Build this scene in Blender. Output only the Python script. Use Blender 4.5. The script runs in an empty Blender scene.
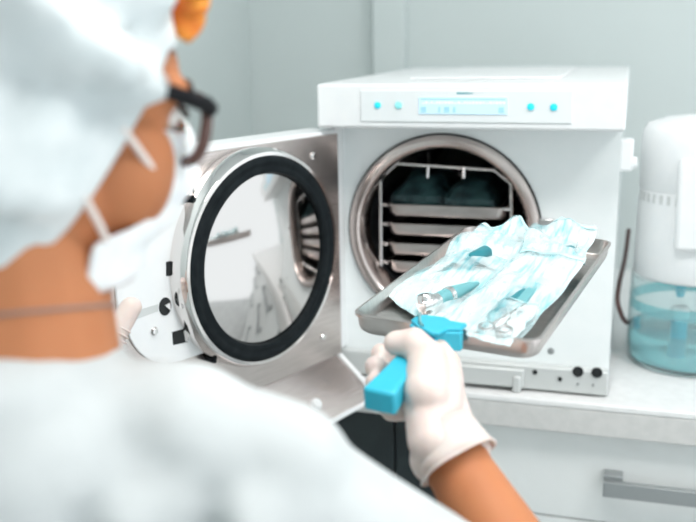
import bpy, bmesh, math, random
from mathutils import Vector as V, Matrix, noise
random.seed(7)
sc = bpy.context.scene
COL = sc.collection
PI = math.pi

# ------------------------------------------------------------------ camera
CAM = V((.4633, -1.3748, .5735)); PITCH, YAW, ROLL, FPX = .2385, .2942, -.0167, 927.24
def cam_axes():
    f = V((-math.sin(YAW)*math.cos(PITCH), math.cos(YAW)*math.cos(PITCH), -math.sin(PITCH)))
    r = V((math.cos(YAW), math.sin(YAW), 0)); u = r.cross(f)
    c, s = math.cos(ROLL), math.sin(ROLL)
    return f, r*c + u*s, u*c - r*s
CF, CR, CU = cam_axes()
def ray(x, y): return CF + CR*((x-348)/FPX) - CU*((y-261)/FPX)
def C(x, y, d): return CAM + ray(x, y)*d             # a point seen at pixel x,y, d metres deep
def onY(x, y, Y):
    r = ray(x, y); return CAM + r*((Y-CAM.y)/r.y)
def onplane(x, y, P, n):
    r = ray(x, y); return CAM + r*((P-CAM).dot(n)/r.dot(n))
cd = bpy.data.cameras.new('camera'); cam = bpy.data.objects.new('camera', cd); COL.objects.link(cam)
M = Matrix((CR, CU, -CF)).transposed().to_4x4(); M.translation = CAM
cam.matrix_world = M
cd.sensor_width = 36; cd.lens = FPX/696*36; cd.clip_start = .02
cd.dof.use_dof = True; cd.dof.focus_distance = 1.08; cd.dof.aperture_fstop = 3.8
sc.camera = cam
sc.view_settings.view_transform = 'Standard'; sc.view_settings.look = 'None'
sc.view_settings.gamma = 1; sc.view_settings.use_curve_mapping = False
sc.view_settings.exposure = .62

# ------------------------------------------------------------------ materials
def mat(name, col, rough=.5, metal=0, **k):
    m = bpy.data.materials.new(name); m.use_nodes = True
    b = m.node_tree.nodes['Principled BSDF']
    b.inputs['Base Color'].default_value = (*col, 1); b.inputs['Roughness'].default_value = rough
    b.inputs['Metallic'].default_value = metal
    for a, v in k.items():
        n = {'alpha': 'Alpha', 'trans': 'Transmission Weight', 'ior': 'IOR', 'sss': 'Subsurface Weight',
             'emit': 'Emission Strength', 'coat': 'Coat Weight', 'spec': 'Specular IOR Level'}[a]
        b.inputs[n].default_value = v
    if 'emit' in k: b.inputs['Emission Color'].default_value = (*col, 1)
    if 'sss' in k:
        b.inputs['Subsurface Radius'].default_value = (1, .45, .3); b.inputs['Subsurface Scale'].default_value = .006
    return m
def tex(m, scale=(1, 1, 1), nscale=5, c1=None, c2=None, lo=.4, hi=.6, bump=0, detail=4, rough=None):
    """noise driven colour variation and bump on object coordinates"""
    nt = m.node_tree; N = nt.nodes; L = nt.links; b = N['Principled BSDF']
    tc = N.new('ShaderNodeTexCoord'); mp = N.new('ShaderNodeMapping'); no = N.new('ShaderNodeTexNoise')
    mp.inputs['Scale'].default_value = scale; no.inputs['Scale'].default_value = nscale; no.inputs['Detail'].default_value = detail
    L.new(tc.outputs['Object'], mp.inputs['Vector']); L.new(mp.outputs['Vector'], no.inputs['Vector'])
    if c1:
        cr = N.new('ShaderNodeValToRGB'); e = cr.color_ramp.elements
        e[0].position = lo; e[1].position = hi; e[0].color = (*c1, 1); e[1].color = (*c2, 1)
        L.new(no.outputs['Fac'], cr.inputs['Fac']); L.new(cr.outputs['Color'], b.inputs['Base Color'])
    if bump:
        bp = N.new('ShaderNodeBump'); bp.inputs['Strength'].default_value = bump; bp.inputs['Distance'].default_value = .002
        L.new(no.outputs['Fac'], bp.inputs['Height']); L.new(bp.outputs['Normal'], b.inputs['Normal'])
    return m
m_wall = tex(mat('wall_paint', (.60, .68, .675), .7), nscale=3, c1=(.60, .655, .648), c2=(.615, .67, .663))
m_ceil = tex(mat('ceiling_paint', (.85, .87, .87), .8), nscale=3, c1=(.84, .86, .86), c2=(.86, .88, .88))
m_floor = tex(mat('floor_vinyl', (.5, .52, .52), .4), nscale=9, c1=(.46, .48, .48), c2=(.54, .56, .56))
m_white = tex(mat('white_plastic', (.84, .86, .86), .35), nscale=40, c1=(.81, .825, .83), c2=(.83, .84, .84))
m_panel = tex(mat('white_enamel', (.74, .79, .79), .35), nscale=30, c1=(.87, .91, .908), c2=(.885, .92, .918))
m_fascia = mat('fascia_grey', (.79, .82, .825), .3)
m_rail = mat('rail_grey', (.60, .62, .61), .35, .1)
m_count = tex(mat('worktop_laminate', (.86, .86, .85), .3), nscale=60, c1=(.79, .79, .785), c2=(.83, .83, .825))
m_cedge = tex(mat('worktop_edge', (.62, .62, .60), .4), nscale=60, c1=(.60, .60, .585), c2=(.64, .635, .62))
m_cab = tex(mat('cabinet_white', (.74, .76, .75), .35), nscale=20, c1=(.80, .82, .81), c2=(.82, .84, .83))
m_black = tex(mat('black_panel', (.012, .02, .022), .35), nscale=20, c1=(.010, .016, .018), c2=(.016, .024, .026))
m_bar = mat('brushed_bar', (.36, .38, .385), .4, .6)
m_steel = tex(mat('brushed_steel', (.66, .60, .58), .26, 1), scale=(1, 1, 30), nscale=20, bump=.05, c1=(.60, .54, .515), c2=(.67, .605, .58))
m_pol = mat('polished_steel', (.80, .77, .755), .07, 1)
m_mirror = mat('mirror_steel', (.64, .61, .595), .09, 1)
m_ring = tex(mat('ring_steel', (.62, .54, .51), .24, 1), nscale=15, c1=(.56, .49, .465), c2=(.66, .58, .55))
m_chrome = mat('chrome', (.82, .80, .79), .12, 1)
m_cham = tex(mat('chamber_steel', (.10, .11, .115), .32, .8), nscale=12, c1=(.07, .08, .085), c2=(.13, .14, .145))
m_tray = tex(mat('tray_steel', (.66, .62, .60), .3, 1), scale=(1, 20, 1), nscale=30, bump=.04, c1=(.60, .54, .515), c2=(.68, .62, .595))
m_rub = tex(mat('black_rubber', (.007, .010, .012), .55, spec=.12), nscale=60, c1=(.006, .009, .011), c2=(.010, .014, .016), bump=.05)
m_hole = mat('dark_hole', (.01, .012, .013), .7)
m_blue = tex(mat('cyan_plastic', (.025, .46, .63), .38), nscale=30, c1=(.03, .46, .62), c2=(.04, .48, .64))
m_led = mat('led_cyan', (.02, .55, .68), .3, emit=.35)
m_led2 = mat('led_pale', (.25, .68, .70), .3, emit=.25)
m_lcd = mat('lcd_glow', (.54, .75, .89), .3, emit=.17)
m_lcdt = mat('lcd_text', (.75, .88, .95), .3, emit=.2)
m_lcdb = mat('lcd_text_blue', (.34, .62, .80), .3, emit=.15)
m_mark = mat('teal_mark', (.05, .35, .40), .4)
m_skin = tex(mat('skin', (.62, .27, .13), .55, sss=.2, spec=.25), nscale=7, c1=(.44, .162, .068), c2=(.52, .205, .092), detail=3)
m_glove = tex(mat('latex_glove', (.8, .66, .62), .45, sss=.3), nscale=14, c1=(.68, .56, .51), c2=(.74, .62, .575), bump=.25)
m_cap = tex(mat('cap_fabric', (.72, .82, .83), .9, alpha=.93), nscale=18, c1=(.68, .735, .745), c2=(.78, .82, .825), bump=.3)
m_gown = tex(mat('gown_fabric', (.70, .76, .77), .9), nscale=25, c1=(.50, .525, .528), c2=(.535, .56, .563), bump=.3)
m_mask = tex(mat('mask_fabric', (.88, .87, .87), .9, sss=.2), nscale=60, c1=(.85, .84, .845), c2=(.90, .89, .89), bump=.2)
m_loop = mat('elastic_white', (.84, .76, .72), .8)
m_frame = mat('spectacle_frame', (.006, .006, .008), .4, spec=.15)
m_tort = mat('spectacle_rim', (.13, .07, .06), .25)
m_glass = mat('lens_glass', (.97, .98, .98), .02, trans=1, ior=1.05)
m_eye = mat('eye_white', (.8, .76, .73), .3); m_lash = mat('eyelash', (.03, .015, .01), .6)
m_hair = tex(mat('dark_hair', (.05, .03, .025), .5), nscale=40, c1=(.04, .025, .02), c2=(.08, .05, .04))
m_orange = tex(mat('orange_petal', (.85, .23, .02), .6, sss=.2), nscale=30, c1=(.75, .14, .01), c2=(.90, .34, .04))
m_chain = mat('neck_cord', (.30, .20, .17), .5)
m_trous = tex(mat('trouser_cloth', (.70, .77, .79), .9), nscale=20, c1=(.68, .75, .77), c2=(.72, .79, .81))
m_shoe = mat('shoe_white', (.75, .76, .76), .5)
m_cord = mat('cord_brown', (.10, .05, .045), .5)
m_paper = tex(mat('pouch_paper', (.90, .95, .95), .7), scale=(1, 1, 1), nscale=22, c1=(.58, .80, .83), c2=(.76, .86, .87), lo=.35, hi=.55, bump=.2)
def film_material():
    m = mat('pouch_film', (.62, .90, .93), .16, alpha=.34)
    nt = m.node_tree; N = nt.nodes; L = nt.links; b = N['Principled BSDF']
    tex(m, scale=(11, 1.2, 5), nscale=12, c1=(.22, .68, .75), c2=(.86, .96, .97), lo=.30, hi=.52, bump=.3, detail=3)
    tc = N.new('ShaderNodeTexCoord'); no = N.new('ShaderNodeTexNoise'); mr = N.new('ShaderNodeMapRange')
    no.inputs['Scale'].default_value = 26; L.new(tc.outputs['Object'], no.inputs['Vector'])
    mr.inputs['From Min'].default_value = .35; mr.inputs['From Max'].default_value = .65
    mr.inputs['To Min'].default_value = .22; mr.inputs['To Max'].default_value = .62
    L.new(no.outputs['Fac'], mr.inputs['Value']); L.new(mr.outputs['Result'], b.inputs['Alpha'])
    return m
m_film = film_material()
m_seal = mat('pouch_seal', (.62, .90, .93), .4)
m_teal = mat('teal_handle', (.015, .20, .24), .35)
m_tealp = mat('pale_teal_handle', (.15, .40, .43), .35)
m_dgreen = tex(mat('dark_wrap', (.02, .055, .06), .5), nscale=30, c1=(.01, .03, .035), c2=(.04, .10, .105))
m_jug = mat('cyan_jug', (.90, .985, .99), .05, trans=.9, ior=1.2)
m_water = mat('jug_water', (.36, .90, .95), .05, trans=.72, ior=1.33)
m_tube = mat('cyan_tube', (.0, .52, .66), .3)
m_clearp = mat('clear_plastic', (.85, .95, .96), .2, alpha=.35)
m_lamp = mat('lamp_diffuser', (1, .985, .97), .5, emit=10.0)

# ------------------------------------------------------------------ mesh helpers
def obj(name, bm, m, parent=None, smooth=True, bevel=0, solid=0, sub=0, seg=2, kind=None, ang=40):
    bmesh.ops.recalc_face_normals(bm, faces=bm.faces)
    me = bpy.data.meshes.new(name); bm.to_mesh(me); bm.free()
    me.materials.append(m)
    o = bpy.data.objects.new(name, me); COL.objects.link(o)
    if parent is not None:
        o.parent = parent
    if solid:
        s = o.modifiers.new('solid', 'SOLIDIFY'); s.thickness = solid; s.offset = 0
    if bevel:
        b = o.modifiers.new('bevel', 'BEVEL'); b.width = bevel; b.segments = seg; b.limit_method = 'ANGLE'; b.angle_limit = math.radians(35)
    if sub:
        s = o.modifiers.new('sub', 'SUBSURF'); s.levels = s.render_levels = sub
    if smooth:
        me.shade_smooth()
        if not sub and not solid:
            me.set_sharp_from_angle(angle=math.radians(ang))
    if kind: o['kind'] = kind
    return o
def tag(o, label, cat, group=None):
    o['label'] = label; o['category'] = cat
    if group: o['group'] = group
    return o
def thing(name, label, cat, loc=(0, 0, 0), rot=None, group=None):
    o = bpy.data.objects.new(name, None); COL.objects.link(o); o.empty_display_size = .05
    if rot is not None:
        mm = rot.to_4x4(); mm.translation = V(loc); o.matrix_world = mm
    else:
        o.location = loc
    return tag(o, label, cat, group)
def box(x0, x1, y0, y1, z0, z1, bm=None, f=None):
    bm = bm or bmesh.new()
    vs = [bm.verts.new(f(V(p)) if f else p) for p in ((x0, y0, z0), (x1, y0, z0), (x1, y1, z0), (x0, y1, z0), (x0, y0, z1), (x1, y0, z1), (x1, y1, z1), (x0, y1, z1))]
    for q in ((0, 3, 2, 1), (4, 5, 6, 7), (0, 1, 5, 4), (1, 2, 6, 5), (2, 3, 7, 6), (3, 0, 4, 7)):
        bm.faces.new([vs[i] for i in q])
    return bm
def prism(poly, f0, f1, bm=None):
    """poly: 2D points; f0/f1 map a 2D point to the two end faces"""
    bm = bm or bmesh.new(); n = len(poly)
    a = [bm.verts.new(f0(p)) for p in poly]; b = [bm.verts.new(f1(p)) for p in poly]
    bm.faces.new(a); bm.faces.new(b[::-1])
    for i in range(n): bm.faces.new((a[i], b[i], b[(i+1) % n], a[(i+1) % n]))
    return bm
def lathe(prof, org=V((0, 0, 0)), ax=V((0, 0, 1)), e1=V((1, 0, 0)), n=64, bm=None, close=False):
    bm = bm or bmesh.new(); ax = V(ax).normalized(); e1 = V(e1); e1 = (e1-ax*e1.dot(ax)).normalized(); e2 = ax.cross(e1)
    rings = []
    for r, h in prof:
        if r < 1e-6: rings.append([bm.verts.new(org+ax*h)])
        else: rings.append([bm.verts.new(org+ax*h+(e1*math.cos(2*PI*i/n)+e2*math.sin(2*PI*i/n))*r) for i in range(n)])
    pr = list(zip(rings, rings[1:])) + ([(rings[-1], rings[0])] if close else [])
    for A, B in pr:
        for i in range(n):
            j = (i+1) % n
            if len(A) == 1: bm.faces.new((A[0], B[i], B[j]))
            elif len(B) == 1: bm.faces.new((A[i], B[0], A[j]))
            else: bm.faces.new((A[i], B[i], B[j], A[j]))
    return bm
def tube(pts, r, n=10, bm=None, closed=False, flat=1, up=None):
    bm = bm or bmesh.new(); pts = [V(p) for p in pts]; k = len(pts); rings = []
    prev = None
    for i, p in enumerate(pts):
        if closed: t = (pts[(i+1) % k]-pts[i-1])
        else: t = pts[min(i+1, k-1)]-pts[max(i-1, 0)]
        t.normalize()
        if up is not None: a = V(up)
        elif prev is None: a = V((0, 0, 1)) if abs(t.z) < .9 else V((1, 0, 0))
        else: a = prev
        a = (a-t*a.dot(t)).normalized(); prev = a; b = t.cross(a)
        rr = r[i] if isinstance(r, (list, tuple)) else r
        rings.append([bm.verts.new(p+(a*math.cos(2*PI*j/n)*flat+b*math.sin(2*PI*j/n))*rr) for j in range(n)])
    for i in range(k if closed else k-1):
        A, B = rings[i], rings[(i+1) % k]
        for j in range(n): bm.faces.new((A[j], A[(j+1) % n], B[(j+1) % n], B[j]))
    if not closed: bm.faces.new(rings[0][::-1]); bm.faces.new(rings[-1])
    return bm
def smoothpath(pts, n=8):
    pts = [V(p) for p in pts]; out = []
    for i in range(len(pts)-1):
        p0, p1, p2, p3 = pts[max(i-1, 0)], pts[i], pts[i+1], pts[min(i+2, len(pts)-1)]
        for j in range(n):
            t = j/n
            out.append(.5*((2*p1)+(p2-p0)*t+(2*p0-5*p1+4*p2-p3)*t*t+(3*p1-p0-3*p2+p3)*t**3))
    out.append(pts[-1]); return out
def ball(bm, p, r, axes=None, seg=20):
    """ellipsoid; r scalar or triple along axes"""
    r3 = (r, r, r) if not isinstance(r, tuple) else r
    ax = axes or (V((1, 0, 0)), V((0, 1, 0)), V((0, 0, 1)))
    g = bmesh.ops.create_uvsphere(bm, u_segments=seg, v_segments=seg//2+2, radius=1)
    for v in g['verts']:
        c = v.co.copy(); v.co = p + ax[0]*c.x*r3[0] + ax[1]*c.y*r3[1] + ax[2]*c.z*r3[2]
def cap(bm, p0, p1, r0, r1=None):
    """tapered capsule"""
    r1 = r0 if r1 is None else r1
    p0, p1 = V(p0), V(p1); L = (p1-p0).length; k = max(2, int(L/(.5*min(r0, r1)))+1)
    pts = [p0.lerp(p1, i/k) for i in range(k+1)]
    tube(pts, [r0+(r1-r0)*i/k for i in range(k+1)], 16, bm)
    ball(bm, p0, r0*1.0); ball(bm, p1, r1*1.0)
def fuse(name, bm, m, parent, vox, it=6, disp=None):
    """one continuous surface from overlapping volumes"""
    o = obj(name, bm, m, parent, smooth=False)
    r = o.modifiers.new('r', 'REMESH'); r.mode = 'VOXEL'; r.voxel_size = vox
    s = o.modifiers.new('s', 'SMOOTH'); s.iterations = it; s.factor = .5
    dg = bpy.context.evaluated_depsgraph_get(); dg.update()
    me = bpy.data.meshes.new_from_object(o.evaluated_get(dg)); old = o.data
    o.modifiers.clear(); o.data = me; bpy.data.meshes.remove(old)
    if disp:
        ns = [v.normal.copy() for v in me.vertices]
        for v, nn in zip(me.vertices, ns): v.co += nn*disp(v.co)
    me.materials.clear(); me.materials.append(m)
    me.shade_smooth(); return o

# ------------------------------------------------------------------ room
FL = -.9
obj('floor', box(-.5, 2.2, -3.2, .95, FL-.05, FL), m_floor, kind='structure', smooth=False)
obj('ceiling', box(-.5, 2.2, -3.2, .95, 1.75, 1.8), m_ceil, kind='structure', smooth=False)
obj('wall_back', box(-.6, 2.3, .95, 1.05, FL, 1.8), m_wall, kind='structure', smooth=False)
obj('wall_left', box(-.6, -.5, -3.3, .95, FL, 1.8), m_wall, kind='structure', smooth=False)
obj('wall_front_added', box(-.6, 2.3, -3.3, -3.2, FL, 1.8), m_ceil, kind='structure', smooth=False)  # unseen wall added behind the camera to cut flat ambient, bright for fill
obj('trim_1', box(-.155, -.075, .905, .95, 0, 1.75), m_wall, kind='structure', bevel=.004)   # boxed pipe run in the corner
for i, (x, y) in enumerate(((.38, -.85), (1.45, -.85))):  # unseen panels out of view, placed to light the scene from above
    t = thing('unseen_ceiling_light', ['unseen square ceiling light panel straight above the person', 'unseen square ceiling light panel on the open side of the room'][i], 'ceiling light', (x, y, 1.75), group='ceiling light panels')
    obj('frame', box(-.32, .32, -.32, .32, -.02, 0), m_white, t, bevel=.004)
    obj('diffuser', box(-.3, .3, -.3, .3, -.025, -.0201), m_lamp, t, smooth=False)

# ------------------------------------------------------------------ counter and cabinets
CY = .05
t = thing('worktop', 'continuous white worktop under the autoclave with a pale grey front edge', 'worktop', (.8, .5, -.055))
f = lambda p: p-V((.8, .5, -.055))
obj('top', box(-.5, 2.0, CY, .95, -.012, 0, f=f), m_count, t, bevel=.003)
obj('front_edge', box(-.5, 2.0, CY+.001, CY+.03, -.055, -.012, f=f), m_cedge, t, bevel=.002)
obj('core', box(-.5, 2.0, CY+.03, .95, -.055, -.012, f=f), m_cedge, t)
FY = .08
def drawer_unit(x0, x1, label):
    t = thing('drawer_cabinet', label, 'cabinet', ((x0+x1)/2, .5, FL), group='white drawer cabinets')
    f = lambda p: p-V(((x0+x1)/2, .5, FL))
    obj('body', box(x0, x1, FY+.02, .94, FL+.1, -.055, f=f), m_cab, t)
    obj('plinth', box(x0, x1, FY+.06, .9, FL, FL+.1, f=f), m_rail, t)
    zs = [-.062, -.222, -.46, -.80]
    for i in range(3):
        d = obj('drawer', box(x0+.003, x1-.003, FY, FY+.0195, zs[i+1]+.003, zs[i], f=f), m_cab, t, bevel=.0015)
        z = -.143-(zs[0]-zs[i]); hx0, hx1 = .455, x1-.12
        if x0 > .2 or True:
            hx0 = x0+(.455-.2); bm = box(hx0, hx1, FY-.035, FY-.023, z-.013, z+.013, f=f)
            box(hx0, hx0+.03, FY-.023, FY-.0002, z+.003, z+.020, bm=bm, f=f); box(hx1-.03, hx1, FY-.023, FY-.0002, z-.013, z+.013, bm=bm, f=f)
            obj('handle', bm, m_bar, d, bevel=.0015)
drawer_unit(.2, .95, 'white drawer cabinet with a grey bar handle below the autoclave and distiller')
drawer_unit(.95, 1.7, 'white drawer cabinet next along the counter beyond the distiller')
t = thing('dark_cabinet', 'black glossy cabinet front under the counter beside the person\'s glove', 'cabinet', (-.15, .5, FL))
f = lambda p: p-V((-.15, .5, FL))
obj('body', box(-.499, .2, FY+.02, .94, FL, -.055, f=f), m_black, t)
for x0, x1 in ((-.495, -.05), (-.046, .1), (.104, .198)):
    obj('door', box(x0, x1, FY, FY+.0195, FL+.1, -.058, f=f), m_black, t, bevel=.001)

# ------------------------------------------------------------------ autoclave
S = .0958
AC = thing('autoclave', 'white tabletop autoclave with its round steel door swung open', 'autoclave', (.23, .4, 0))
AO = V((.23, .4, 0)); af = lambda p: V(p)-AO
W, H, HB, D = .46, .502, .434, .68
CC = V((.1815, S, .259))
# body: front wall with a round opening
def front_wall():
    bm = bmesh.new(); n = 96; R = .150
    x0, x1, z0, z1 = .006, W-.006, .012, HB
    def sq(a):
        c, s = math.cos(a), math.sin(a); k = 9
        if c > 0: k = min(k, (x1-CC.x)/c)
        if c < 0: k = min(k, (x0-CC.x)/c)
        if s > 0: k = min(k, (z1-CC.z)/s)
        if s < 0: k = min(k, (z0-CC.z)/s)
        return CC.x+c*k, CC.z+s*k
    angs = sorted([2*PI*i/n for i in range(n)]+[math.atan2(z-CC.z, x-CC.x) % (2*PI) for x in (x0, x1) for z in (z0, z1)])
    A = [bm.verts.new(af((CC.x+R*math.cos(a), S, CC.z+R*math.sin(a)))) for a in angs]
    B = [bm.verts.new(af((sq(a)[0], S, sq(a)[1]))) for a in angs]
    Bk = [bm.verts.new(af((sq(a)[0], D, sq(a)[1]))) for a in angs]
    Ak = [bm.verts.new(af((CC.x+R*math.cos(a), S+.03, CC.z+R*math.sin(a)))) for a in angs]
    m = len(angs)
    for i in range(m):
        j = (i+1) % m
        bm.faces.new((A[i], A[j], B[j], B[i])); bm.faces.new((B[i], B[j], Bk[j], Bk[i])); bm.faces.new((A[i], A[j], Ak[j], Ak[i]))
    bm.faces.new(Bk)
    return bm
obj('body', front_wall(), m_panel, AC)
hood = obj('hood', box(0, W, 0, D+.005, HB+.0005, H, f=af), m_white, AC, bevel=.005, seg=3)
obj('recess', box(.12, .36, .12, .6, H, H+.004, f=af), m_white, hood, bevel=.003)
fas = obj('control_panel', box(.0715, .386, -.002, .004, .4455, .4925, f=af), m_fascia, AC, bevel=.001)
def dot(x, z, r, m, name):
    obj(name, lathe([(0, .0035), (r*.7, .0033), (r, .0025), (r, 0)], org=af((x, -.0015, z)), ax=V((0, -1, 0)), e1=V((1, 0, 0)), n=24), m, fas)
dot(.0985, .4705, .0050, m_led, 'button'); dot(.131, .4706, .0055, m_led2, 'button'); dot(.131, .4706, .0055, m_led2, 'button') if False else None
dot(.3272, .4694, .0052, m_led, 'button'); dot(.3598, .4689, .0052, m_led, 'button')
lcd = obj('display', box(.162, .294, -.0035, -.001, .4575, .4830, f=af), m_lcd, fas, bevel=.0005)
# two rows of characters and a small mark, all too blurred to read in the photograph
bm = bmesh.new(); x = .167
while x < .288:
    w = random.choice((.0025, .0035, .004)); box(x, x+w, -.0041, -.0036, .4725, .4765 if random.random() < .7 else .4745, bm=bm, f=af); x += w+.0014
obj('text_row', bm, m_lcdt, lcd, smooth=False)
bm = bmesh.new()
box(.165, .2905, -.0041, -.0036, .4792, .4805, bm=bm, f=af)
for x0, w in ((.1655, .008), (.192, .003), (.2005, .008), (.214, .004), (.281, .008)): box(x0, x0+w, -.0041, -.0036, .4605, .4685, bm=bm, f=af)
obj('text_row', bm, m_lcdb, lcd, smooth=False)
bm = bmesh.new(); x = .2195
for w in (.003, .003, .0035, .003, .002): box(x, x+w, -.0026, -.0021, .4872, .4897, bm=bm, f=af); x += w+.0009
for w in (.0018, .0018): box(x, x+w, -.0026, -.0021, .4876, .489, bm=bm, f=af); x += w+.0009
obj('brand_mark', bm, m_mark, fas, smooth=False)
# chamber and its ring
ax = V((0, -1, 0)); e1 = V((1, 0, 0))
obj('chamber', lathe([(.137, -.02), (.137, -.10), (.137, -.2), (.137, -.3), (.137, -.46), (.12, -.5), (.06, -.515), (0, -.518)], org=af(CC), ax=ax, e1=e1, n=96), m_cham, AC)
obj('chamber_ring', lathe([(.1365, -.045), (.137, .004), (.139, .010), (.143, .0135), (.150, .0135), (.156, .011), (.1585, .006), (.1585, -.0005), (.151, -.0005), (.149, -.045)], org=af(CC), ax=ax, e1=e1, n=128, close=True), m_ring, AC)
obj('ring_seal', lathe([(.1585, 0), (.1585, .004), (.1605, .004), (.1605, 0)], org=af(CC), ax=ax, e1=e1, n=96, close=True), m_rub, AC)
# lower rail with drain ports
rail = obj('lower_rail', box(.004, W-.006, .078, S, .004, .045, f=af), m_rail, AC, bevel=.003)
def disc(p, r, h, m, name, parent, axd=V((0, -1, 0)), sx=None, f=None):
    return obj(name, lathe([(0, h), (r*.75, h), (r, h*.6), (r, 0)], org=f(p) if f else p, ax=axd, e1=V((1, 0, .01)), n=24), m, parent)
RY = .0775
def rp(x, y): return onY(x, y, RY)
def port(x, y, r):
    p = rp(x, y)
    obj('drain_port', lathe([(r*1.12, 0), (r*1.12, .0015), (r, .0015), (r*.95, .0004), (0, .0004)], org=af(p), ax=ax, e1=e1, n=28), m_hole, rail)
port(578, 371.5, .0078); port(597, 372.5, .0078)
for x, y, r, m in ((535, 372, .004, m_hole), (560, 379, .0035, m_hole), (578, 384, .002, m_bar), (593, 385, .002, m_bar), (551, 351, .0055, m_bar)):
    p = onY(x, y, RY if y > 360 else S)
    disc(p, r, .002, m, 'screw', rail if y > 360 else AC, f=af)
p0, p1 = rp(463, 364), rp(524, 386)
obj('hinged_cover', box(.10, p1.x, RY-.010, RY-.0002, .008, .040, f=af), m_rail, AC, bevel=.003)
pt = rp(518, 384)
obj('cover_tab', box(pt.x-.008, pt.x+.006, RY-.013, RY-.001, pt.z-.012, pt.z+.018, f=af), m_rail, AC, bevel=.004)
for x in (.03, .43):
    for y in (.14, .62):
        obj('foot', lathe([(0, 0), (.016, 0), (.018, .012), (0, .0121)], org=af((x, y, 0)), n=20), m_rub, AC)
# catch right of the ring, latch on the side wall, hinge post
p = onY(547, 222, S-.006)
obj('catch', box(p.x-.012, p.x+.012, S-.014, S-.0002, p.z-.006, p.z+.006, f=af), m_chrome, AC, bevel=.0015)
lt = obj('side_latch', box(W-.008, W+.014, .185, .215, .352, .404, f=af), m_white, AC, bevel=.004)
obj('latch_knob', lathe([(0, .010), (.009, .008), (.011, 0)], org=af((W+.012, .20, .365)), ax=V((1, 0, 0)), e1=V((0, 1, 0)), n=20), m_white, lt)
obj('hinge_post', box(-.006, .013, .052, S+.02, .05, HB, f=af), m_white, AC, bevel=.002)
for z, m_, w in ((.335, m_bar, .016), (.305, m_white, .009), (.275, m_white, .009), (.245, m_chrome, .009), (.20, m_white, .009)):
    bm = lathe([(0, 0), (.005, 0), (.005, w), (0, w)], org=af((-.002, .048, z)), ax=V((0, -1, 0)), e1=e1, n=14); 
    box(-.010, .012, .043, .052, z-.004, z+.004, bm=bm, f=af)
    obj('hinge_pin', bm, m_, AC)

# the open door: a across the leaf, z up, e out of its inner face
TH = math.radians(22)
dd = V((-math.sin(TH), -math.cos(TH), 0)); dn = V((math.cos(TH), -math.sin(TH), 0)); dh = V((-.014, .034, 0))
def DP(a, z, e): return af(dh+dd*a+V((0, 0, z))+dn*e)
def dprism(poly, e0, e1_, bm=None): return prism(poly, lambda p: DP(p[0], p[1], e0), lambda p: DP(p[0], p[1], e1_), bm)
def arc(cx, cz, r, a0, a1, n=12): return [(cx+r*math.cos(a0+(a1-a0)*i/n), cz+r*math.sin(a0+(a1-a0)*i/n)) for i in range(n+1)]
shape = [(-.022, .4285), (-.022, .052), (.30, .052)] + arc(.355, .132, .08, -PI/2, 0) + [(.435, .39)] + arc(.405, .3985, .03, 0, PI/2, 6)
inner = [(-.018, .4225), (-.018, .0545), (.30, .0545)] + arc(.355, .132, .0765, -PI/2, 0) + [(.4315, .39)] + arc(.405, .396, .0265, 0, PI/2, 6)
DOOR = obj('door', dprism(shape, -.03, .0275), m_white, AC, bevel=.002)
obj('backing_plate', dprism(inner, .0276, .0305), m_steel, DOOR, bevel=.0005)
DC = dh+dd*.185+V((0, 0, .261))
ring_o = af(DC)
obj('door_ring', lathe([(.128, .031), (.152, .031), (.1595, .031), (.1605, .036), (.1605, .050), (.158, .054), (.1575, .060), (.155, .0635), (.150, .0635), (.148, .058), (.148, .04), (.128, .04)], org=ring_o, ax=dn, e1=dd, n=128, close=True), m_pol, DOOR)
obj('gasket', lathe([(.1238, .041), (.1242, .060), (.1262, .0655), (.130, .0665), (.134, .0648), (.137, .0648), (.140, .0662), (.1445, .0662), (.1485, .0635), (.1495, .058), (.1495, .046)], org=ring_o, ax=dn, e1=dd, n=128, close=True), m_rub, DOOR)
obj('mirror_plate', lathe([(r_*.001, .0822-(r_*.001)**2/(2*.36)) for r_ in range(125, 0, -5)]+[(0, .0822)], org=ring_o, ax=dn, e1=dd, n=128), m_mirror, DOOR)
bp = [(.285, .357), (.432, .357), (.432, .225)] + [(.335+.086*math.cos(a), .226+.083*math.sin(a)) for a in [-i*PI/2/10-.03 for i in range(11)]] + [(.285, .143)]
LP = obj('lock_plate', dprism(bp, .0306, .0345), m_white, DOOR, bevel=.001)
def dpx(x, y, e):
    r = ray(x, y); P0 = dh+dn*e; P = CAM+r*((P0-CAM).dot(dn)/r.dot(dn)); return ((P-dh).dot(dd), P.z)
def slot(poly, e=.0352, m=m_hole, name='slot'):
    return obj(name, dprism([dpx(x, y, .0345) for x, y in poly], .0343, e), m, DOOR, smooth=False)
slot([(166, 262), (180, 258), (182, 275), (174, 278), (174, 284), (171, 284), (171, 276), (166, 276)])
a, z = dpx(165, 306.5, .0345)
obj('keyhole', dprism([(a+.0105*math.cos(t_), z+.0125*math.sin(t_)) for t_ in [2*PI*i/24 for i in range(24)]], .0343, .0352), m_hole, DOOR, smooth=False)
slot([(140, 309.5), (158, 304), (158, 311), (137, 319)], e=.0349, m=m_rail, name='keyway')
obj('lock_tongue', dprism([dpx(x, y, .0345) for x, y in ((163, 305), (169, 302), (169, 310))], .0352, .038), m_chrome, DOOR)
slot([(172, 332), (185, 328.5), (187, 342), (173, 345)])
slot([(183, 331), (187, 329.5), (188, 340), (185, 342)], e=.0358, m=m_chrome, name='slot_lip')
for x, y, e in ((188, 183, .0305), (313, 156, .0305), (154, 331, .0345), (323, 337, .0305)):
    a, z = dpx(x, y, e)
    obj('screw', lathe([(0, .004), (.004, .0036), (.006, .0015), (.006, -.0003)], org=DP(a, z, e), ax=dn, e1=dd, n=20), m_chrome, DOOR)
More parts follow.
